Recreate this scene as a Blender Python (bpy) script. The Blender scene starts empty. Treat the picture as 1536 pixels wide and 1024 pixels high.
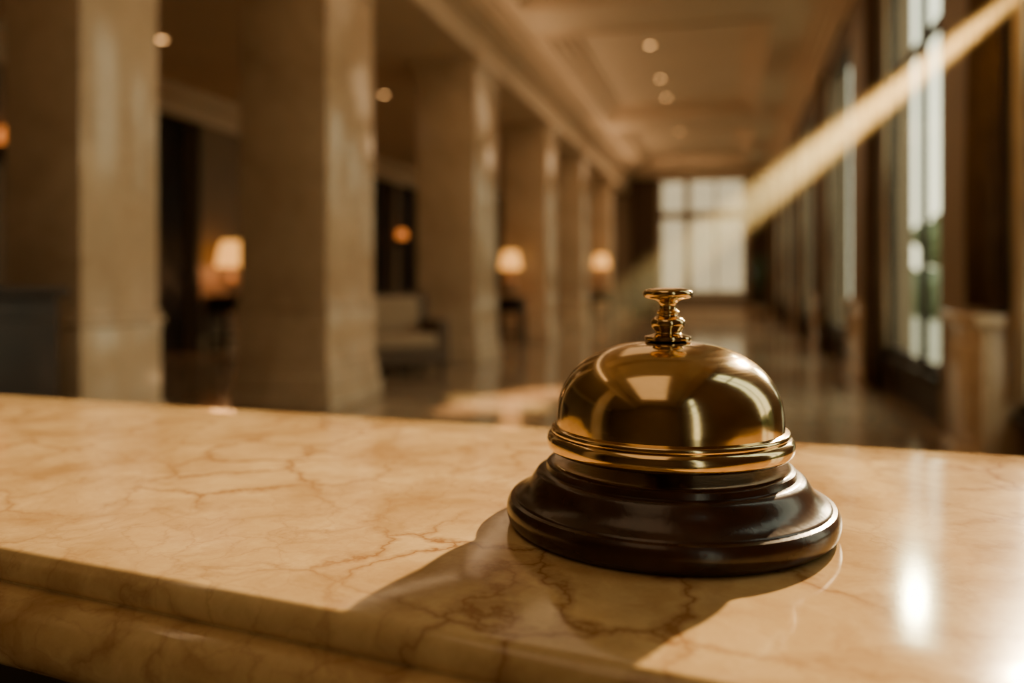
import bpy, bmesh, math, random
from mathutils import Vector, Matrix, noise
random.seed(7)
scene = bpy.context.scene
COL = scene.collection
R = math.radians

# ------------------------------------------------------------------ materials
def new_mat(name):
    m = bpy.data.materials.new(name); m.use_nodes = True
    nt = m.node_tree
    return m, nt, nt.nodes["Principled BSDF"]

def c4(c): return (c[0], c[1], c[2], 1.0)

def simple(name, col, rough=.5, metal=0.0, var=.15, nscale=6.0, bump=0.0, bscale=80.0, coat=0.0, spec=.5, emis=None, estr=0.0):
    m, nt, b = new_mat(name)
    tc = nt.nodes.new("ShaderNodeTexCoord")
    no = nt.nodes.new("ShaderNodeTexNoise"); no.inputs["Scale"].default_value = nscale; no.inputs["Detail"].default_value = 5
    nt.links.new(tc.outputs["Object"], no.inputs["Vector"])
    cr = nt.nodes.new("ShaderNodeValToRGB")
    cr.color_ramp.elements[0].position = .3; cr.color_ramp.elements[1].position = .7
    cr.color_ramp.elements[0].color = c4([x*(1-var) for x in col]); cr.color_ramp.elements[1].color = c4([min(1, x*(1+var)) for x in col])
    nt.links.new(no.outputs["Fac"], cr.inputs["Fac"]); nt.links.new(cr.outputs["Color"], b.inputs["Base Color"])
    b.inputs["Roughness"].default_value = rough; b.inputs["Metallic"].default_value = metal
    b.inputs["Coat Weight"].default_value = coat; b.inputs["Specular IOR Level"].default_value = spec
    if bump > 0:
        n2 = nt.nodes.new("ShaderNodeTexNoise"); n2.inputs["Scale"].default_value = bscale
        nt.links.new(tc.outputs["Object"], n2.inputs["Vector"])
        bp = nt.nodes.new("ShaderNodeBump"); bp.inputs["Strength"].default_value = bump; bp.inputs["Distance"].default_value = .002
        nt.links.new(n2.outputs["Fac"], bp.inputs["Height"]); nt.links.new(bp.outputs["Normal"], b.inputs["Normal"])
    if emis:
        b.inputs["Emission Color"].default_value = c4(emis); b.inputs["Emission Strength"].default_value = estr
    return m

def marble(name, base, light, vein, scale=22, cloud=9, rough=.12, vstr=.8, vwidth=.05, distort=.35, coat=0.0, tile=None, scratch=False):
    m, nt, b = new_mat(name); L = nt.links.new
    tc = nt.nodes.new("ShaderNodeTexCoord")
    dn = nt.nodes.new("ShaderNodeTexNoise"); dn.inputs["Scale"].default_value = scale*.55; dn.inputs["Detail"].default_value = 6; dn.inputs["Roughness"].default_value = .6
    L(tc.outputs["Object"], dn.inputs["Vector"])
    sub = nt.nodes.new("ShaderNodeVectorMath"); sub.operation = 'SUBTRACT'; sub.inputs[1].default_value = (.5, .5, .5)
    L(dn.outputs["Color"], sub.inputs[0])
    sc = nt.nodes.new("ShaderNodeVectorMath"); sc.operation = 'SCALE'; sc.inputs["Scale"].default_value = distort*4.0/scale
    L(sub.outputs[0], sc.inputs[0])
    ad = nt.nodes.new("ShaderNodeVectorMath"); ad.operation = 'ADD'
    L(tc.outputs["Object"], ad.inputs[0]); L(sc.outputs[0], ad.inputs[1])
    def veins(s, w):
        v = nt.nodes.new("ShaderNodeTexVoronoi"); v.feature = 'DISTANCE_TO_EDGE'; v.inputs["Scale"].default_value = s
        L(ad.outputs[0], v.inputs["Vector"])
        r = nt.nodes.new("ShaderNodeValToRGB"); e = r.color_ramp.elements
        e[0].position = 0; e[0].color = (1, 1, 1, 1); e[1].position = w; e[1].color = (0, 0, 0, 1)
        k = e.new(w*.3); k.color = (.45, .45, .45, 1)
        L(v.outputs["Distance"], r.inputs["Fac"]); return r.outputs["Color"]
    v1 = veins(scale, vwidth); v2 = veins(scale*2.3, vwidth*.8)
    mk = nt.nodes.new("ShaderNodeTexNoise"); mk.inputs["Scale"].default_value = scale*.45; mk.inputs["Detail"].default_value = 3
    L(tc.outputs["Object"], mk.inputs["Vector"])
    mr = nt.nodes.new("ShaderNodeMapRange"); mr.inputs[1].default_value = .36; mr.inputs[2].default_value = .64
    L(mk.outputs["Fac"], mr.inputs[0])
    m1 = nt.nodes.new("ShaderNodeMath"); m1.operation = 'MULTIPLY'; L(v1, m1.inputs[0]); L(mr.outputs[0], m1.inputs[1])
    inv = nt.nodes.new("ShaderNodeMath"); inv.operation = 'SUBTRACT'; inv.inputs[0].default_value = 1.0; L(mr.outputs[0], inv.inputs[1])
    m2 = nt.nodes.new("ShaderNodeMath"); m2.operation = 'MULTIPLY'; L(v2, m2.inputs[0]); L(inv.outputs[0], m2.inputs[1])
    m2b = nt.nodes.new("ShaderNodeMath"); m2b.operation = 'MULTIPLY'; m2b.inputs[1].default_value = .35; L(m2.outputs[0], m2b.inputs[0])
    s = nt.nodes.new("ShaderNodeMath"); s.operation = 'ADD'; L(m1.outputs[0], s.inputs[0]); L(m2b.outputs[0], s.inputs[1])
    s2 = nt.nodes.new("ShaderNodeMath"); s2.operation = 'MULTIPLY'; s2.use_clamp = True; s2.inputs[1].default_value = vstr; L(s.outputs[0], s2.inputs[0])
    cl = nt.nodes.new("ShaderNodeTexNoise"); cl.inputs["Scale"].default_value = cloud; cl.inputs["Detail"].default_value = 8; cl.inputs["Roughness"].default_value = .65
    L(ad.outputs[0], cl.inputs["Vector"])
    cr = nt.nodes.new("ShaderNodeValToRGB"); cr.color_ramp.elements[0].position = .32; cr.color_ramp.elements[1].position = .68
    cr.color_ramp.elements[0].color = c4(base); cr.color_ramp.elements[1].color = c4(light)
    L(cl.outputs["Fac"], cr.inputs["Fac"])
    mx = nt.nodes.new("ShaderNodeMixRGB"); mx.inputs[2].default_value = c4(vein)
    L(s2.outputs[0], mx.inputs[0]); L(cr.outputs["Color"], mx.inputs[1])
    out = mx.outputs[0]
    if tile:
        br = nt.nodes.new("ShaderNodeTexBrick"); br.offset = 0; br.inputs["Scale"].default_value = 1
        br.inputs["Brick Width"].default_value = tile; br.inputs["Row Height"].default_value = tile; br.inputs["Mortar Size"].default_value = .005
        br.inputs["Color1"].default_value = (1, 1, 1, 1); br.inputs["Color2"].default_value = (.82, .82, .82, 1); br.inputs["Mortar"].default_value = (.35, .3, .25, 1)
        L(tc.outputs["Object"], br.inputs["Vector"])
        mm = nt.nodes.new("ShaderNodeMixRGB"); mm.blend_type = 'MULTIPLY'; mm.inputs[0].default_value = 1
        L(out, mm.inputs[1]); L(br.outputs["Color"], mm.inputs[2]); out = mm.outputs[0]
    L(out, b.inputs["Base Color"])
    rr = nt.nodes.new("ShaderNodeMapRange"); rr.inputs[3].default_value = rough*.75; rr.inputs[4].default_value = rough*1.3
    L(cl.outputs["Fac"], rr.inputs[0]); L(rr.outputs[0], b.inputs["Roughness"])
    if scratch:
        w = nt.nodes.new("ShaderNodeTexNoise"); w.inputs["Scale"].default_value = 900; w.inputs["Detail"].default_value = 2
        L(tc.outputs["Object"], w.inputs["Vector"])
        bp = nt.nodes.new("ShaderNodeBump"); bp.inputs["Strength"].default_value = .03; bp.inputs["Distance"].default_value = .0002
        L(w.outputs["Fac"], bp.inputs["Height"]); L(bp.outputs["Normal"], b.inputs["Normal"])
    b.inputs["Coat Weight"].default_value = coat
    return m

M_counter = marble("honey_marble", (.48, .285, .115), (.80, .565, .27), (.32, .145, .05), scale=24, cloud=22, rough=.095, vstr=.95, vwidth=.09, distort=.45, scratch=True)
M_col = marble("beige_marble", (.50, .345, .21), (.72, .53, .345), (.36, .23, .13), scale=1.4, cloud=1.3, rough=.16, vstr=.5, vwidth=.05, distort=.7)
M_floor = marble("polished_floor_marble", (.30, .21, .13), (.48, .35, .225), (.20, .125, .07), scale=1.1, cloud=1.0, rough=.10, vstr=.4, tile=1.5)
M_plaster = simple("warm_plaster", (.64, .48, .32), .7, var=.06, nscale=1.5)
M_ceil = simple("ceiling_plaster", (.64, .49, .33), .7, var=.05, nscale=1.0)
M_wall = simple("taupe_wall", (.22, .145, .085), .6, var=.1, nscale=1.0)
M_darkwood = simple("dark_wood", (.020, .011, .007), .5, var=.4, nscale=4, spec=.3)
M_bronze = simple("bronze_frame", (.030, .020, .013), .45, var=.2, spec=.3)
M_mullion = simple("painted_window_frame", (.34, .25, .16), .6, var=.1)
M_drape = simple("brown_drape", (.09, .052, .028), .9, var=.2, nscale=5, spec=.1)
M_sheer = simple("pale_curtain", (.5, .38, .25), .8, var=.1, nscale=5)
M_sofa = simple("sofa_fabric", (.13, .085, .055), .85, var=.15, nscale=20, bump=.3)
M_cush = simple("cushion_fabric", (.42, .30, .19), .85, var=.1, nscale=20)
M_leaf = simple("leaf_green", (.035, .06, .02), .5, var=.4, nscale=8)
M_hedge = simple("hedge_green", (.07, .085, .035), .8, var=.6, nscale=3)
M_trunk = simple("bark", (.09, .06, .04), .9, var=.3)
M_lawn = simple("garden_paving", (.40, .36, .28), .8, var=.2, nscale=1)
M_shade = simple("lamp_shade", (.7, .4, .15), .8, emis=(1, .42, .085), estr=1.8)
M_sconce = simple("amber_glass", (.8, .35, .12), .5, emis=(1, .27, .05), estr=1.1)
M_bulb = simple("downlight_lens", (1, .8, .5), .5, emis=(1, .50, .17), estr=9)
M_lampbase = simple("lamp_ceramic", (.25, .16, .09), .3)

M_brass, nt, b = new_mat("polished_brass"); L = nt.links.new
b.inputs["Metallic"].default_value = 1
tc = nt.nodes.new("ShaderNodeTexCoord")
n1 = nt.nodes.new("ShaderNodeTexNoise"); n1.inputs["Scale"].default_value = 55; n1.inputs["Detail"].default_value = 5
L(tc.outputs["Object"], n1.inputs["Vector"])
cr = nt.nodes.new("ShaderNodeValToRGB"); cr.color_ramp.elements[0].position = .3; cr.color_ramp.elements[1].position = .75
cr.color_ramp.elements[0].color = (.60, .43, .21, 1); cr.color_ramp.elements[1].color = (.74, .56, .31, 1)
L(n1.outputs["Fac"], cr.inputs["Fac"]); L(cr.outputs["Color"], b.inputs["Base Color"])
mp = nt.nodes.new("ShaderNodeMapping"); mp.inputs["Scale"].default_value = (60, 60, 1500)
L(tc.outputs["Object"], mp.inputs["Vector"])
n2 = nt.nodes.new("ShaderNodeTexNoise"); n2.inputs["Scale"].default_value = 1.0; n2.inputs["Detail"].default_value = 3
L(mp.outputs[0], n2.inputs["Vector"])
mr = nt.nodes.new("ShaderNodeMapRange"); mr.inputs[3].default_value = .08; mr.inputs[4].default_value = .19
L(n2.outputs["Fac"], mr.inputs[0]); L(mr.outputs[0], b.inputs["Roughness"])

M_base = simple("ebonised_wood", (.038, .014, .006), .22, var=.4, nscale=60, bump=.04, bscale=400)
M_steel = simple("dark_steel", (.2, .18, .15), .35, metal=1)

def glass(name, tint, refl):
    m = bpy.data.materials.new(name); m.use_nodes = True; nt = m.node_tree
    nt.nodes.clear(); o = nt.nodes.new("ShaderNodeOutputMaterial"); t = nt.nodes.new("ShaderNodeBsdfTransparent"); g = nt.nodes.new("ShaderNodeBsdfGlossy")
    g.inputs["Roughness"].default_value = .05; t.inputs["Color"].default_value = c4(tint)
    x = nt.nodes.new("ShaderNodeMixShader"); x.inputs[0].default_value = refl
    nt.links.new(t.outputs[0], x.inputs[1]); nt.links.new(g.outputs[0], x.inputs[2]); nt.links.new(x.outputs[0], o.inputs["Surface"])
    return m
M_glass = glass("window_glass", (.82, .88, .84), .06)
M_glass_far = glass("tinted_window_glass", (.44, .43, .38), .06)

# ------------------------------------------------------------------ mesh builder
class MB:
    def __init__(s): s.bm = bmesh.new(); s.mats = []
    def mi(s, m):
        if m not in s.mats: s.mats.append(m)
        return s.mats.index(m)
    def box(s, x0, x1, y0, y1, z0, z1, mat, bev=0.0, seg=2, rot=None, piv=None):
        t = bmesh.new(); bmesh.ops.create_cube(t, size=1)
        for v in t.verts:
            v.co = Vector((x0+(v.co.x+.5)*(x1-x0), y0+(v.co.y+.5)*(y1-y0), z0+(v.co.z+.5)*(z1-z0)))
        if bev > 0: bmesh.ops.bevel(t, geom=t.edges[:], offset=bev, segments=seg, profile=.5, affect='EDGES')
        if rot is not None: bmesh.ops.rotate(t, verts=t.verts[:], cent=piv, matrix=rot)
        s.merge(t, mat)
    def merge(s, t, mat, smooth=True):
        i = s.mi(mat)
        for f in t.faces: f.material_index = i; f.smooth = smooth
        me = bpy.data.meshes.new("tmp"); t.to_mesh(me); t.free(); s.bm.from_mesh(me); bpy.data.meshes.remove(me)
    def lathe(s, prof, mat, c=(0, 0, 0), seg=48, xf=None):
        t = bmesh.new(); rings = []
        for r, z in prof:
            if r < 1e-6: rings.append([t.verts.new((0, 0, z))])
            else: rings.append([t.verts.new((r*math.cos(2*math.pi*k/seg), r*math.sin(2*math.pi*k/seg), z)) for k in range(seg)])
        for a, b_ in zip(rings[:-1], rings[1:]):
            for k in range(seg):
                k2 = (k+1) % seg
                if len(a) == 1 and len(b_) == 1: continue
                if len(a) == 1: t.faces.new((a[0], b_[k], b_[k2]))
                elif len(b_) == 1: t.faces.new((a[k], a[k2], b_[0]))
                else: t.faces.new((a[k], a[k2], b_[k2], b_[k]))
        bmesh.ops.recalc_face_normals(t, faces=t.faces[:])
        if xf is not None: bmesh.ops.transform(t, verts=t.verts[:], matrix=xf)
        bmesh.ops.translate(t, verts=t.verts[:], vec=c)
        s.merge(t, mat)
    def finish(s, name, loc=None, parent=None, angle=35):
        me = bpy.data.meshes.new(name)
        if loc is not None: bmesh.ops.translate(s.bm, verts=s.bm.verts[:], vec=-Vector(loc))
        s.bm.to_mesh(me); s.bm.free()
        for m in s.mats: me.materials.append(m)
        try: me.set_sharp_from_angle(angle=R(angle))
        except Exception: pass
        ob = bpy.data.objects.new(name, me); COL.objects.link(ob)
        if loc is not None: ob.location = loc
        if parent: ob.parent = parent
        return ob

def empty(name, loc=(0, 0, 0)):
    e = bpy.data.objects.new(name, None); e.location = loc; e.empty_display_size = .1; COL.objects.link(e); return e

# ------------------------------------------------------------------ room dims
XL, XC0, XC1, XR = -9.0, -4.49, -3.57, 1.67
YB, YF = -6.0, 29.5
ZS, ZC, ZT = 4.5, 5.3, 5.6

mb = MB(); mb.box(XL-.3, XR+.3, YB-.3, YF+.3, -.2, 0, M_floor); mb.finish("floor")

mb = MB()
mb.box(XL-.3, XC1, YB-.3, YF+.3, ZS, ZT+.2, M_ceil)
mb.box(XC1, XR+.3, YB-.3, YF+.3, ZT, ZT+.2, M_ceil)
cx0, cx1 = -2.9, .65
mb.box(XC1, cx0, YB, YF, ZC, ZT, M_ceil); mb.box(cx1, XR+.3, YB, YF, ZC, ZT, M_ceil)
coffers = [(-4.5, 3.0), (4.5, 11.5), (13.0, 20.2), (21.7, 28.2)]
prev = YB
for a, c in coffers+[(YF, YF)]:
    mb.box(cx0, cx1, prev, a, ZC, ZT, M_ceil); prev = c
mb.finish("ceiling")
mb = MB()
for a, c in coffers:
    for k, (w, z0, z1) in enumerate([(.10, ZC+.05, ZC+.13), (.2, ZC+.13, ZC+.22), (.34, ZC+.22, ZT)]):
        mb.box(cx0, cx0+w, a, c, z0, z1, M_plaster, .015); mb.box(cx1-w, cx1, a, c, z0, z1, M_plaster, .015)
        mb.box(cx0+w, cx1-w, a, a+w, z0, z1, M_plaster, .015); mb.box(cx0+w, cx1-w, c-w, c, z0, z1, M_plaster, .015)
    for (x0, x1, y0, y1) in [(cx0-.12, cx0-.02, a-.12, c+.12), (cx1+.02, cx1+.12, a-.12, c+.12), (cx0-.02, cx1+.02, a-.12, a-.02), (cx0-.02, cx1+.02, c+.02, c+.12)]:
        mb.box(x0, x1, y0, y1, ZC-.045, ZC, M_plaster, .015)
mb.finish("trim_1")
mb = MB()
for w, z0, z1 in [(.06, 4.50, 4.62), (.03, 4.62, 4.92), (.10, 4.92, 5.0), (.18, 5.0, 5.12), (.30, 5.12, 5.22), (.38, 5.22, 5.3)]:
    mb.box(XC1, XC1+w, YB, YF, z0, z1, M_plaster, .012)
    if z0 > 4.8: mb.box(XR-w, XR, YB, YF, z0, z1, M_plaster, .012); mb.box(XC1, XR, YF-w, YF, z0, z1, M_plaster, .012)
mb.finish("trim_2")
mb = MB()
for w, z0, z1 in [(.08, 4.0, 4.1), (.05, 4.1, 4.3), (.22, 4.3, 4.5)]:
    mb.box(XL, XL+w, YB, YF, z0, z1, M_plaster, .015)
mb.finish("trim_3")

# ------------------------------------------------------------------ walls
mb = MB()
doorsL = [(10.9, 12.0), (19.1, 20.5), (21.2, 22.6)]
prev = YB-.3
for a, c in doorsL+[(YF+.3, YF+.3)]:
    mb.box(XL-.3, XL, prev, a, 0, ZS, M_wall); prev = c
for a, c in doorsL: mb.box(XL-.3, XL, a, c, 3.95, ZS, M_wall)
mb.finish("wall_left")
mb = MB(); mb.box(XL-.3, XR+.3, YB-.3, YB, 0, ZT, M_wall); mb.finish("wall_back")
for i, (a, c) in enumerate(doorsL):
    mb = MB()
    mb.box(XL-.28, XL-.16, a, c, 0, 3.95, M_darkwood)
    n = 2; w = (c-a)/n
    for k in range(n):
        for z0, z1 in [(.25, 1.2), (1.4, 3.6)]:
            mb.box(XL-.17, XL-.12, a+k*w+.12, a+(k+1)*w-.12, z0, z1, M_darkwood, .02)
    mb.box(XL, XL+.05, a-.14, a, 0, 4.0, M_darkwood, .02); mb.box(XL, XL+.05, c, c+.14, 0, 4.0, M_darkwood, .02)
    mb.box(XL, XL+.07, a-.14, c+.14, 3.9, 4.0, M_darkwood, .02)
    mb.finish("door_%d" % (i+1))

FX0, FX1, FZ0, FZ1 = -2.4, .68, .8, 5.0
mb = MB()
mb.box(XL-.3, FX0, YF, YF+.3, 0, ZT, M_wall); mb.box(FX1, XR+.3, YF, YF+.3, 0, ZT, M_wall)
mb.box(FX0, FX1, YF, YF+.3, 0, FZ0, M_wall); mb.box(FX0, FX1, YF, YF+.3, FZ1, ZT, M_wall)
mb.finish("wall_far")
mb = MB()
t = .12
for x0, x1, z0, z1 in [(FX0, FX0+t, FZ0, FZ1), (FX1-t, FX1, FZ0, FZ1), (FX0, FX1, FZ0, FZ0+t), (FX0, FX1, FZ1-t, FZ1), (-1.5, -1.25, FZ0, FZ1), (-.42, -.34, FZ0, FZ1), (FX0, FX1, 3.5, 3.8)]:
    mb.box(x0, x1, YF+.05, YF+.15, z0, z1, M_mullion, .01)
mb.box(FX0-.1, FX1+.1, YF-.12, YF+.05, FZ0-.06, FZ0, M_plaster, .01)
mb.box(FX0+t, FX1-t, YF+.09, YF+.1, FZ0+t, FZ1-t, M_glass_far)
mb.finish("window_1")

wins = [(-3.4, -2.2), (.7, 1.6), (3.3, 5.3), (7.15, 9.4), (12.0, 14.3), (16.7, 19.0), (21.4, 23.7), (25.9, 28.0)]
WZ0, WZ1 = .42, 4.7
mb = MB(); prev = YB-.3
for a, c in wins+[(YF+.3, YF+.3)]:
    mb.box(XR, XR+.26, prev, a, 0, ZT, M_wall); prev = c
for a, c in wins:
    mb.box(XR, XR+.26, a, c, WZ1, ZT, M_wall); mb.box(XR+.05, XR+.26, a, c, 0, WZ0-.05, M_darkwood)
mb.finish("wall_right")
for i, (a, c) in enumerate(wins):
    mb = MB()
    x0, x1 = XR+.02, XR+.10
    mv = a+.36*(c-a)
    for y0, y1, z0, z1 in [(a, a+.05, WZ0, WZ1), (c-.06, c, WZ0, WZ1), (a, c, WZ0, WZ0+.09), (a, c, WZ1-.09, WZ1), (mv-.02, mv+.02, WZ0, WZ1), (a, c, 3.35, 3.41)]:
        mb.box(x0, x1, y0, y1, z0, z1, M_bronze, .008)
    mb.box(XR-.05, XR+.14, a-.03, c+.03, WZ0-.06, WZ0, M_darkwood, .012)
    mb.box(x0+.035, x0+.04, a+.05, c-.06, WZ0+.09, WZ1-.09, M_glass)
    mb.finish("window_%d" % (i+2))

def drape(name, x, y0, y1, z0, z1, mat, folds=5, amp=.05):
    bm = bmesh.new(); nx = folds*10; nz = 8; g = []
    for j in range(nz+1):
        z = z0+(z1-z0)*j/nz; row = []
        for i in range(nx+1):
            u = i/nx; a = amp*(1-.35*j/nz)
            row.append(bm.verts.new((x+a*math.sin(u*folds*2*math.pi)+.01*math.sin(u*23+j), y0+(y1-y0)*u, z)))
        g.append(row)
    for j in range(nz):
        for i in range(nx): bm.faces.new((g[j][i], g[j][i+1], g[j+1][i+1], g[j+1][i])).smooth = True
    me = bpy.data.meshes.new(name); bm.to_mesh(me); bm.free(); me.materials.append(mat)
    ob = bpy.data.objects.new(name, me); COL.objects.link(ob)
    s = ob.modifiers.new("thick", 'SOLIDIFY'); s.thickness = .008
    return ob
for i, (a, c) in enumerate(wins):
    if a < 3: continue
    drape("window_drape", XR-.10, c+.02, c+.62, 1.03 if a < 4 else .03, 4.75, M_drape, 5, .035)
    drape("sheer_curtain", XR-.02, c-.14, c+.02, .5, 4.75, M_sheer, 3, .012)
for (x0, x1) in [(-3.35, -2.45), (.75, 1.3)]:
    ob = drape("far_drape", 0, x0, x1, .03, 5.0, M_drape, 7)
    ob.rotation_euler = (0, 0, -math.pi/2)
    ob.location = (0, YF-.24, 0)
mb = MB()
for i, (a, c) in enumerate(wins):
    if a > 3: mb.box(XR-.12, XR-.08, a-.1, c+.7, 4.77, 4.81, M_bronze, .01)
mb.finish("curtain_rail")

mb = MB()
for (y0, y1, d) in [(5.32, 6.15, .22), (10.1, 11.7, .12), (14.98, 16.4, .12), (19.7, 21.1, .12)]:
    mb.box(XR-d, XR, y0, y1, 0, .14, M_col, .012); mb.box(XR-d+.03, XR, y0+.02, y1-.02, .14, .92, M_col, .008)
    mb.box(XR-d-.02, XR, y0-.02, y1+.02, .92, 1.0, M_col, .018)
    mb.box(XR-d+.01, XR-d+.04, y0+.14, y1-.14, .26, .8, M_col, .012)
    mb.box(XR-d+.06, XR-.05, y0+.005, y0+.03, .26, .8, M_col, .008)
mb.finish("trim_4")
mb = MB(); mb.box(XL, XL+.03, YB, 10.76, 0, .25, M_col, .008); mb.box(XL, XL+.03, 12.14, 18.96, 0, .25, M_col, .008); mb.box(XL, XL+.03, 22.74, YF, 0, .25, M_col, .008); mb.finish("baseboard_left")
mb = MB(); mb.box(XL, XR, YF-.03, YF, 0, .25, M_col, .008); mb.finish("baseboard_far")

# ------------------------------------------------------------------ columns
def column(x0, x1, y0, y1):
    mb = MB()
    mb.box(x0, x1, y0, y1, .9, 4.5, M_col, .012)
    mb.box(x0-.015, x1+.015, y0-.015, y1+.015, .42, .93, M_col, .01)
    def ring(e, z0, z1, bv=.012): mb.box(x0-e, x1+e, y0-e, y1+e, z0, z1, M_col, bv)
    ring(.035, .93, .98, .02); ring(.015, .98, 1.02, .01)
    ring(.07, 0, .2); ring(.05, .2, .34, .03); ring(.03, .34, .42, .015)
    ring(.03, 4.12, 4.16); ring(.03, 4.3, 4.36); ring(.07, 4.36, 4.43, .02); ring(.11, 4.43, 4.5)
    mb.finish("marble_column", loc=((x0+x1)/2, (y0+y1)/2, 0))
column(-4.12, XC1, 3.76, 4.4)
for (a, c) in [(6.66, 7.67), (11.17, 12.3), (15.97, 17.0), (20.2, 21.3), (25.2, 26.2)]:
    column(XC0, XC1, a, c)
column(-4.12, XC1, -1.5, -.6)

# ------------------------------------------------------------------ downlights
def downlight(x, y, z, r=.055):
    mb = MB()
    mb.lathe([(r*1.7, 0), (r*1.75, -.012), (r*1.15, -.014), (r, .0), (r*.9, .0)], M_bronze, (x, y, z), 24)
    mb.lathe([(0, -.006), (r*.95, -.006), (r*.95, -.001)], M_bulb, (x, y, z), 24)
    mb.finish("ceiling_downlight", loc=(x, y, z))
for x, y in [(-1.37, 9.6), (-1.37, 14.9), (-1.38, 17.4), (-1.38, 19.2), (-1.33, 23.6)]: downlight(x, y, ZT, .06)
for x, y in [(-7.4, 9.2), (-5.8, 12.9), (-6.5, 17.5)]: downlight(x, y, ZS, .055)

# ------------------------------------------------------------------ furniture
def pt_light(name, loc, w, col=(1, .50, .2), r=.2):
    l = bpy.data.lights.new(name, 'POINT'); l.energy = w; l.color = col; l.shadow_soft_size = r
    o = bpy.data.objects.new(name, l); o.location = loc; COL.objects.link(o); return o

def table_with_lamp(x, y, ztop, zshade, sr, sh, tw=.75, pw=4):
    mb = MB()
    h = tw/2
    mb.box(x-h, x+h, y-h*.8, y+h*.8, ztop-.05, ztop, M_darkwood, .012)
    mb.box(x-h+.04, x+h-.04, y-h*.8+.04, y+h*.8-.04, ztop-.3, ztop-.05, M_darkwood, .01)
    for sx in (-1, 1):
        for sy in (-1, 1):
            mb.box(x+sx*(h-.06)-.03, x+sx*(h-.06)+.03, y+sy*(h*.8-.06)-.03, y+sy*(h*.8-.06)+.03, 0, ztop-.28, M_darkwood, .008)
    mb.box(x-h+.05, x+h-.05, y-h*.8+.05, y+h*.8-.05, .18, .22, M_darkwood, .01)
    mb.finish("side_table", loc=(x, y, 0))
    mb = MB(); zb = zshade-sh*.5
    H = zb-ztop
    mb.lathe([(0, 0), (.12, 0), (.12, .02), (.05, .04), (.045, .07), (.11, H*.3), (.12, H*.42), (.07, H*.62), (.025, H*.72), (.02, H*1.05), (0, H*1.05)], M_lampbase, (x, y, ztop+.001), 32)
    mb.lathe([(sr, 0), (sr*.93, sh*.35), (sr*.78, sh*.8), (sr*.62, sh), (sr*.60, sh), (sr*.98, 0), (sr, 0)], M_shade, (x, y, zb), 40)
    mb.lathe([(0, sh*.97), (sr*.62, sh*.97)], M_shade, (x, y, zb), 40)
    ob = mb.finish("table_lamp", loc=(x, y, ztop))
    p = pt_light("lamp_glow", (0, 0, 0), pw); p.parent = ob; p.location = (0, 0, zb-.1-ztop)
table_with_lamp(-8.6, 12.55, .98, 1.72, .29, .46, pw=14)
table_with_lamp(-4.1, 15.1, .92, 1.65, .215, .36, .6, 2.5)
table_with_lamp(-3.72, 24.3, .95, 1.88, .26, .42, .7)

def sconce(x, y, z):
    mb = MB()
    mb.box(x, x+.03, y-.06, y+.06, z-.25, z+.1, M_bronze, .01)
    mb.lathe([(0, -.2), (.02, -.2), (.02, -.12), (.1, -.1), (.14, .1), (.13, .1), (.09, -.09), (0, -.09)], M_bronze, (x+.16, y, z-.08), 24)
    mb.box(x, x+.16, y-.015, y+.015, z-.22, z-.19, M_bronze, .004)
    mb.lathe([(0, -.13), (.1, -.1), (.15, .0), (.13, .13), (.06, .19), (0, .2)], M_sconce, (x+.16, y, z), 24)
    mb.finish("sconce_lamp", loc=(x, y, z))
sconce(XL+.0, 8.15, 3.0)
sconce(XL+.01, 20.85, 2.5)

def armchair(x, y, ang, w=1.15):
    mb = MB(); h = w/2; d = .5
    mb.box(-h, h, -d, d, .12, .36, M_sofa, .04, 3)
    mb.box(-h+.17, h-.17, -d-.02, d-.18, .34, .52, M_cush, .06, 4)
    mb.box(-h, h, d-.2, d, .3, 1.05, M_sofa, .07, 4)
    mb.box(-h+.18, h-.18, d-.36, d-.17, .48, 1.0, M_cush, .07, 4, Matrix.Rotation(R(-8), 3, 'X'), (0, d-.2, .5))
    for s in (-1, 1):
        a, b_ = (-h, -h+.18) if s < 0 else (h-.18, h)
        mb.box(a, b_, -d, d-.05, .3, .70, M_sofa, .06, 4)
        for yy in (-d+.08, d-.08):
            mb.box(s*(h-.09)-.03, s*(h-.09)+.03, yy-.03, yy+.03, 0, .13, M_darkwood, .008)
    ob = mb.finish("armchair"); ob.location = (x, y, 0); ob.rotation_euler = (0, 0, R(ang)); return ob
armchair(-4.42, 9.9, 42, 1.45)
armchair(-5.6, 15.6, 60)
armchair(-5.6, 24.0, 40)

mb = MB(); x0, x1, y0, y1 = -4.7, -3.22, 2.65, 3.25
mb.box(x0-.04, x1+.04, y0-.04, y1+.04, 1.12, 1.17, M_darkwood, .012)
mb.box(x0, x1, y0, y1, .1, 1.12, M_darkwood, .008); mb.box(x0+.04, x1-.04, y0+.04, y1-.04, 0, .1, M_darkwood)
for k in range(3):
    w = (x1-x0)/3; mb.box(x0+k*w+.06, x0+(k+1)*w-.06, y0-.02, y0+.01, .2, 1.02, M_darkwood, .012)
mb.box(x1-.01, x1+.02, y0+.08, y1-.08, .2, 1.02, M_darkwood, .012)
mb.finish("wooden_cabinet", loc=(x0, y0, 0))

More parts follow.
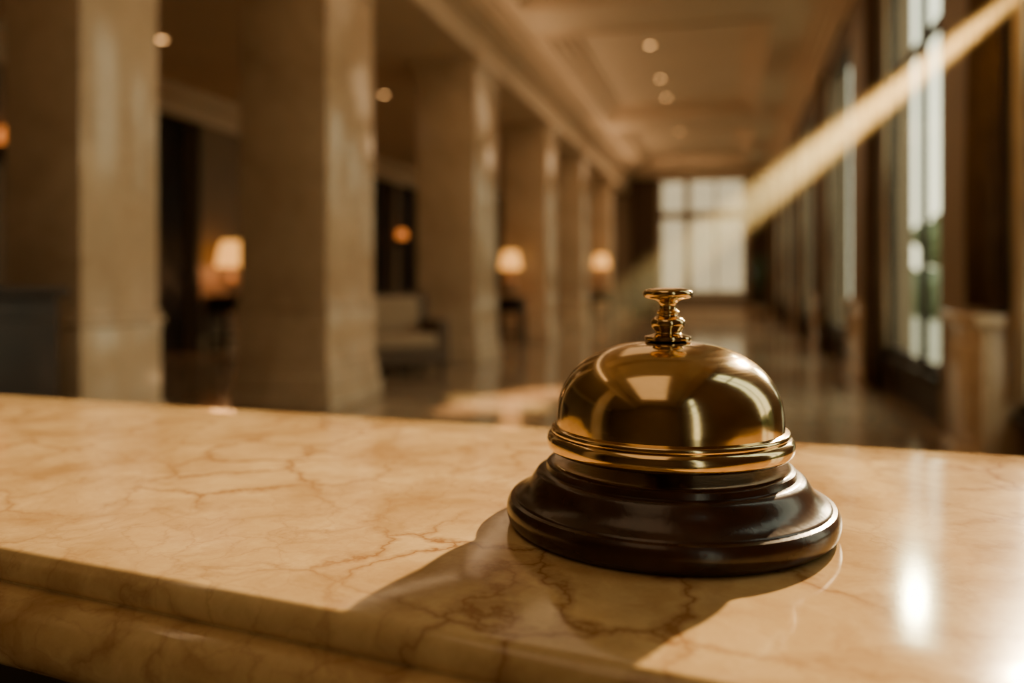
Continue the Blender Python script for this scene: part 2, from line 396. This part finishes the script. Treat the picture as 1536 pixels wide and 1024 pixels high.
def palm(x, y):
    mb = MB()
    mb.lathe([(0, 0), (.2, 0), (.26, .3), (.3, .5), (.31, .55), (.27, .55), (.25, .48), (0, .48)], M_lampbase, (x, y, 0), 32)
    for k in range(26):
        a = k*2.4; lean = .2+.55*random.random(); Lh = 1.3+.8*random.random(); t = bmesh.new(); pv = None; n = 10
        for i in range(n+1):
            u = i/n; rr = lean*Lh*.42*u*u+.05*u; zz = .5+Lh*(u-.35*lean*u*u*u); wd = .055*math.sin(math.pi*min(1, u*.95+.06))+.004
            p = Vector((math.cos(a)*rr, math.sin(a)*rr, zz)); q = Vector((-math.sin(a), math.cos(a), 0))*wd
            A, Bv = t.verts.new(p-q), t.verts.new(p+q)
            if pv: t.faces.new((pv[0], pv[1], Bv, A))
            pv = (A, Bv)
        bmesh.ops.translate(t, verts=t.verts[:], vec=(x, y, 0)); mb.merge(t, M_leaf)
    mb.finish("potted_palm", loc=(x, y, 0))
palm(.95, 25.0)

# ------------------------------------------------------------------ outdoors
mb = MB(); mb.box(XR+.3, 40, -12, 60, -.4, -.25, M_lawn); mb.box(-14, XR+.3, YF+.35, 60, -.4, -.25, M_lawn); mb.finish("ground")
def blob(mb, c, r, mat, sub=3):
    t = bmesh.new(); bmesh.ops.create_icosphere(t, subdivisions=sub, radius=1)
    for v in t.verts:
        k = 1+.35*noise.noise(v.co*2.2+Vector(c)); v.co = Vector((v.co.x*r[0]*k, v.co.y*r[1]*k, v.co.z*r[2]*k))
    bmesh.ops.translate(t, verts=t.verts[:], vec=c); mb.merge(t, mat)
mb = MB()
for k in range(26): blob(mb, (8.5+.5*random.random(), -4+k*1.9, .5), (1.1, 1.3, 1.1+.5*random.random()), M_hedge, 2)
mb.finish("garden_hedge")
for (x, y) in [(10.5, 26), (12, 40), (13, 52)]:
    mb = MB(); mb.lathe([(.2, -.3), (.14, 1.5), (.1, 3.4)], M_trunk, (x, y, 0), 12)
    for k in range(6): blob(mb, (x+random.uniform(-1, 1), y+random.uniform(-1, 1), 3.6+random.uniform(-.6, 1.2)), (1.2, 1.2, 1.0), M_hedge, 3)
    mb.finish("garden_tree", loc=(x, y, 0))

# ------------------------------------------------------------------ counter
ZK = 1.10
def yb(x): return .453-.062*(x-.144)
def yf(x): return .1890-.130*(x+.06)
prof = [(0, 0), (.0012, -.0002), (.0030, -.0010), (.0044, -.0025), (.0052, -.0045), (.0054, -.0068), (.0046, -.0086), (.0036, -.0094), (.0036, -.0100), (.0072, -.0103), (.0105, -.0110), (.0135, -.0130), (.0155, -.0162), (.0165, -.0200), (.0162, -.0240), (.0148, -.0278), (.0122, -.0310), (.0090, -.0330), (.0050, -.0340), (-.02, -.0340)]
bm = bmesh.new(); secs = []
xs = [-1.5+2.5*i/60 for i in range(61)]
for xx in xs:
    top = [(xx, yf(xx)+(yb(xx)-yf(xx))*k/8, ZK) for k in range(1, 8)]
    fr = [(xx, yf(xx)-o_, ZK+z_) for o_, z_ in reversed(prof)]
    bk = [(xx, yb(xx)+o_*.6, ZK+z_) for o_, z_ in prof]
    secs.append([bm.verts.new(p) for p in fr+top+bk])
for a, c in zip(secs[:-1], secs[1:]):
    n = len(a)
    for k in range(n):
        f = bm.faces.new((a[k], a[(k+1) % n], c[(k+1) % n], c[k])); f.smooth = True
bm.faces.new(secs[0]); bm.faces.new(list(reversed(secs[-1])))
bmesh.ops.recalc_face_normals(bm, faces=bm.faces[:])
me = bpy.data.meshes.new("reception_counter"); bm.to_mesh(me); bm.free(); me.materials.append(M_counter)
try: me.set_sharp_from_angle(angle=R(40))
except Exception: pass
counter = empty("reception_counter")
slab = bpy.data.objects.new("marble_top", me); COL.objects.link(slab); slab.parent = counter
bm = bmesh.new()
def prism(bm, pts, z0, z1):
    lo = [bm.verts.new((p[0], p[1], z0)) for p in pts]; hi = [bm.verts.new((p[0], p[1], z1)) for p in pts]; n = len(pts)
    for k in range(n): bm.faces.new((lo[k], lo[(k+1) % n], hi[(k+1) % n], hi[k]))
    bm.faces.new(lo[::-1]); bm.faces.new(hi)
prism(bm, [(-1.46, yf(-1.46)+.015), (.96, yf(.96)+.015), (.96, yb(.96)-.012), (-1.46, yb(-1.46)-.012)], .08, ZK-.034)
prism(bm, [(-1.44, yf(-1.44)+.03), (.94, yf(.94)+.03), (.94, yb(.94)-.03), (-1.44, yb(-1.44)-.03)], 0, .08)
for k in range(6):
    xa = -1.4+k*.4; xb_ = xa+.32
    prism(bm, [(xa, yf(xa)+.005), (xb_, yf(xb_)+.005), (xb_, yf(xb_)+.02), (xa, yf(xa)+.02)], .2, ZK-.1)
me = bpy.data.meshes.new("cabinet_body"); bm.to_mesh(me); bm.free(); me.materials.append(M_darkwood)
body = bpy.data.objects.new("cabinet_body", me); COL.objects.link(body); body.parent = counter

# ------------------------------------------------------------------ service bell
def smooth_prof(pts, n=6):
    out = []
    P = [Vector((a, b_, 0)) for a, b_ in pts]; P = [P[0]]+P+[P[-1]]
    for i in range(1, len(P)-2):
        for k in range(n):
            t = k/n; p0, p1, p2, p3 = P[i-1], P[i], P[i+1], P[i+2]
            v = .5*((2*p1)+(-p0+p2)*t+(2*p0-5*p1+4*p2-p3)*t*t+(-p0+3*p1-3*p2+p3)*t**3)
            out.append((max(0, v.x), v.y))
    out.append(pts[-1]); return out
BX, BY = -.0208, .2965
bell = empty("reception_bell", (BX, BY, ZK))
SEG = 128
mb = MB()
base = [(0, 0), (.0550, 0)] + smooth_prof([(.0565, .0003), (.0582, .0020), (.0590, .0048), (.0587, .0075), (.0576, .0094)], 4) + \
       [(.0562, .0098)] + smooth_prof([(.0558, .0103), (.0532, .0118), (.0508, .0140), (.0491, .0166), (.0478, .0184), (.0462, .0194)], 4) + \
       [(.0447, .0197), (.0445, .0203)] + smooth_prof([(.0442, .0216), (.0430, .0223), (.0415, .0224)], 3) + [(.0395, .0217), (.036, .0215), (0, .0215)]
mb.lathe(base, M_base, seg=SEG); mb.finish("wooden_base", parent=bell, angle=30)
mb = MB()
rim = smooth_prof([(.0412, .0275), (.0430, .0270), (.0440, .0282), (.0442, .0300), (.0438, .0318), (.0429, .0328)], 4)
rim += smooth_prof([(.0424, .0330), (.0427, .0338), (.0424, .0348), (.0414, .0353)], 4)
dome = smooth_prof([(.0408, .0356), (.0407, .0385), (.0403, .0425), (.0394, .0465), (.0376, .0507), (.0347, .0548), (.0306, .0585), (.0250, .0618), (.0182, .0642), (.0100, .0656), (0, .0660)], 5)
inner = [(r*.96, z-.0016) for r, z in reversed(dome)][1:]
mb.lathe(rim+dome, M_brass, seg=SEG)
mb.lathe([(0, .0643)]+inner+[(.0395, .0290), (.0412, .0275)], M_brass, seg=SEG)
mb.finish("brass_dome", parent=bell, angle=50)
mb = MB()
mb.lathe([(0, .0640), (.0072, .0640)]+smooth_prof([(.0070, .0650), (.0062, .0658)], 2)+[(.0084, .0663)]+smooth_prof([(.0086, .0669), (.0084, .0677)], 2)+[(.0060, .0682)] +
         smooth_prof([(.0048, .0688), (.0046, .0693), (.0054, .0703), (.0062, .0718), (.0061, .0734), (.0050, .0746), (.0036, .0752)], 4) +
         smooth_prof([(.0034, .0757), (.0042, .0764), (.0040, .0770), (.0032, .0776), (.0030, .0788), (.0034, .0800), (.0044, .0808)], 4) +
         smooth_prof([(.0078, .0815), (.0088, .0822), (.0091, .0833), (.0088, .0842), (.0080, .0848)], 4)+[(.0050, .0854), (0, .0856)], M_brass, seg=64)
mb.finish("plunger_button", parent=bell, angle=40)
mb = MB()
mb.lathe([(0, .0214), (.009, .0214), (.009, .025), (.004, .026), (.004, .0635), (0, .0635)], M_steel, seg=32)
mb.box(-.004, .030, -.004, .004, .026, .028, M_steel, .0005)
mb.lathe([(0, .0275), (.004, .028), (.005, .031), (.004, .034), (0, .035)], M_steel, (.028, 0, 0), 24)
mb.finish("striker_mechanism", parent=bell)

# ------------------------------------------------------------------ lights
def aim(ob, loc, tgt):
    ob.location = loc; ob.rotation_euler = (Vector(tgt)-Vector(loc)).to_track_quat('-Z', 'Y').to_euler()
def spot(name, loc, tgt, w, size, blend, col, r):
    l = bpy.data.lights.new(name, 'SPOT'); l.energy = w; l.spot_size = R(size); l.spot_blend = blend; l.color = col; l.shadow_soft_size = r
    o = bpy.data.objects.new(name, l); COL.objects.link(o); aim(o, loc, tgt); return o
def area(name, loc, tgt, w, sx, sy, col):
    l = bpy.data.lights.new(name, 'AREA'); l.shape = 'RECTANGLE'; l.size = sx; l.size_y = sy; l.energy = w; l.color = col
    o = bpy.data.objects.new(name, l); COL.objects.link(o); aim(o, loc, tgt); return o
WARM = (1, .65, .35)
spot("window_sunlight", (1.55, 4.55, 3.2), (-.18, .33, 1.1), 4200, 17, .5, (1, .71, .38), .05)
# unseen lamp added to put a highlight on the bell dome
area("window_glare_light", (1.62, 4.1, 2.15), (0, .3, 1.15), 75, .5, .5, (1, .76, .45))
S = Vector((2.17, 4.67, 3.25)); F = Vector((-2.17, 7.6, 0))
spot("sunbeam_light", S, F, 46000, 7.5, .8, (1, .55, .20), .03)
spot("floor_sunlight", (1.3, 18.2, 3.9), (-2.1, 7.9, 0), 52000, 4.2, .5, (1, .58, .26), .03)
l = bpy.data.lights.new("sun", 'SUN'); l.energy = .6; l.angle = R(.6); l.color = (1, .74, .42)
o = bpy.data.objects.new("sun", l); COL.objects.link(o)
o.rotation_euler = Vector((.205, .979, .353)).to_track_quat('Z', 'Y').to_euler(); o.location = (6, 30, 12)
for (x, y, w) in [(-1.1, -2.5, 36), (-1.1, 8, 30), (-1.1, 16.5, 58), (-1.1, 25, 95)]:
    area("ceiling_light", (x, y, ZT-.06), (x, y, 0), w, 2.4, 5.5, WARM)  # soft interior fill added under the ceiling, not a fixture
for (x, y, w) in [(-6.6, 9, 5), (-6.6, 18, 10), (-6.6, 26, 16)]:
    area("aisle_light", (x, y, ZS-.04), (x, y, 0), w, 1.5, 3, WARM)  # unseen fill added to lift the side aisle
for y, w in [(5, 20), (14, 34), (23, 50)]:
    area("cove_uplight", (-3.2, y, 4.62), (-.9, y, 5.5), w, 8.5, .12, WARM)  # hidden upward fill added to brighten the main ceiling
for a, c in wins:
    o = area("window_portal", (XR+.27, (a+c)/2, 2.56), (XR-3, (a+c)/2, 2.56), 1, c-a, 4.3, (1, 1, 1)); o.data.cycles.is_portal = True
o = area("window_portal", ((FX0+FX1)/2, YF+.32, 2.9), ((FX0+FX1)/2, YF-3, 2.9), 1, FX1-FX0, 4.2, (1, 1, 1)); o.data.cycles.is_portal = True

A = F+(S-F)*(1/1.15); d = (F-A).normalized(); Lb = 4.6
m = bpy.data.materials.new("dusty_air"); m.use_nodes = True; nt = m.node_tree; nt.nodes.clear(); L = nt.links.new
out = nt.nodes.new("ShaderNodeOutputMaterial"); vs = nt.nodes.new("ShaderNodeVolumeScatter"); vs.inputs["Anisotropy"].default_value = .1
vs.inputs["Color"].default_value = (1, .82, .55, 1)
tc = nt.nodes.new("ShaderNodeTexCoord"); sp = nt.nodes.new("ShaderNodeSeparateXYZ"); L(tc.outputs["Object"], sp.inputs[0])
def mth(op, a, b_=None, clamp=False):
    n = nt.nodes.new("ShaderNodeMath"); n.operation = op; n.use_clamp = clamp
    for i, v in enumerate((a, b_)):
        if v is None: continue
        if isinstance(v, (int, float)): n.inputs[i].default_value = v
        else: L(v, n.inputs[i])
    return n.outputs[0]
r2 = mth('SQRT', mth('ADD', mth('MULTIPLY', sp.outputs[0], sp.outputs[0]), mth('MULTIPLY', sp.outputs[1], sp.outputs[1])))
u = mth('DIVIDE', sp.outputs[2], Lb)
rad = mth('ADD', mth('MULTIPLY', u, .28), .08)
fall = mth('POWER', mth('SUBTRACT', 1.0, mth('DIVIDE', r2, rad), True), 1.6)
# visible beam's shape and its fade towards the floor, put into the density
al = mth('MULTIPLY', mth('POWER', mth('MULTIPLY', mth('SUBTRACT', 1.0, u, True), 1.5, True), 2.0), mth('ADD', mth('MULTIPLY', u, 2.6, True), .05))
L(mth('MULTIPLY', mth('MULTIPLY', fall, al), 2.6), vs.inputs["Density"]); L(vs.outputs[0], out.inputs["Volume"])
mb = MB(); mb.lathe([(0, 0), (.08, 0), (.36, Lb), (0, Lb)], m, seg=24); ob = mb.finish("sunbeam_haze")
ob.location = A; ob.rotation_euler = d.to_track_quat('Z', 'Y').to_euler()

# ------------------------------------------------------------------ world
w = bpy.data.worlds.new("World"); scene.world = w; w.use_nodes = True; nt = w.node_tree; bg = nt.nodes["Background"]
tc = nt.nodes.new("ShaderNodeTexCoord"); sp = nt.nodes.new("ShaderNodeSeparateXYZ"); nt.links.new(tc.outputs["Generated"], sp.inputs[0])
cr = nt.nodes.new("ShaderNodeValToRGB"); e = cr.color_ramp.elements
e[0].position = 0; e[0].color = (1.0, .82, .57, 1); e[1].position = .6; e[1].color = (.84, .81, .67, 1)
nt.links.new(sp.outputs[2], cr.inputs["Fac"]); nt.links.new(cr.outputs["Color"], bg.inputs["Color"]); bg.inputs["Strength"].default_value = 4.4

# ------------------------------------------------------------------ camera
cam = bpy.data.cameras.new("camera"); cam.lens = 28; cam.sensor_width = 36; cam.clip_start = .01; cam.clip_end = 200
cam.shift_y = -(512-425)/1536
cam.dof.use_dof = True; cam.dof.focus_distance = .262; cam.dof.aperture_fstop = 5.6
co = bpy.data.objects.new("camera", cam); COL.objects.link(co); co.location = (0, 0, ZK+.087); co.rotation_euler = (R(90), 0, R(15.09))
scene.camera = co
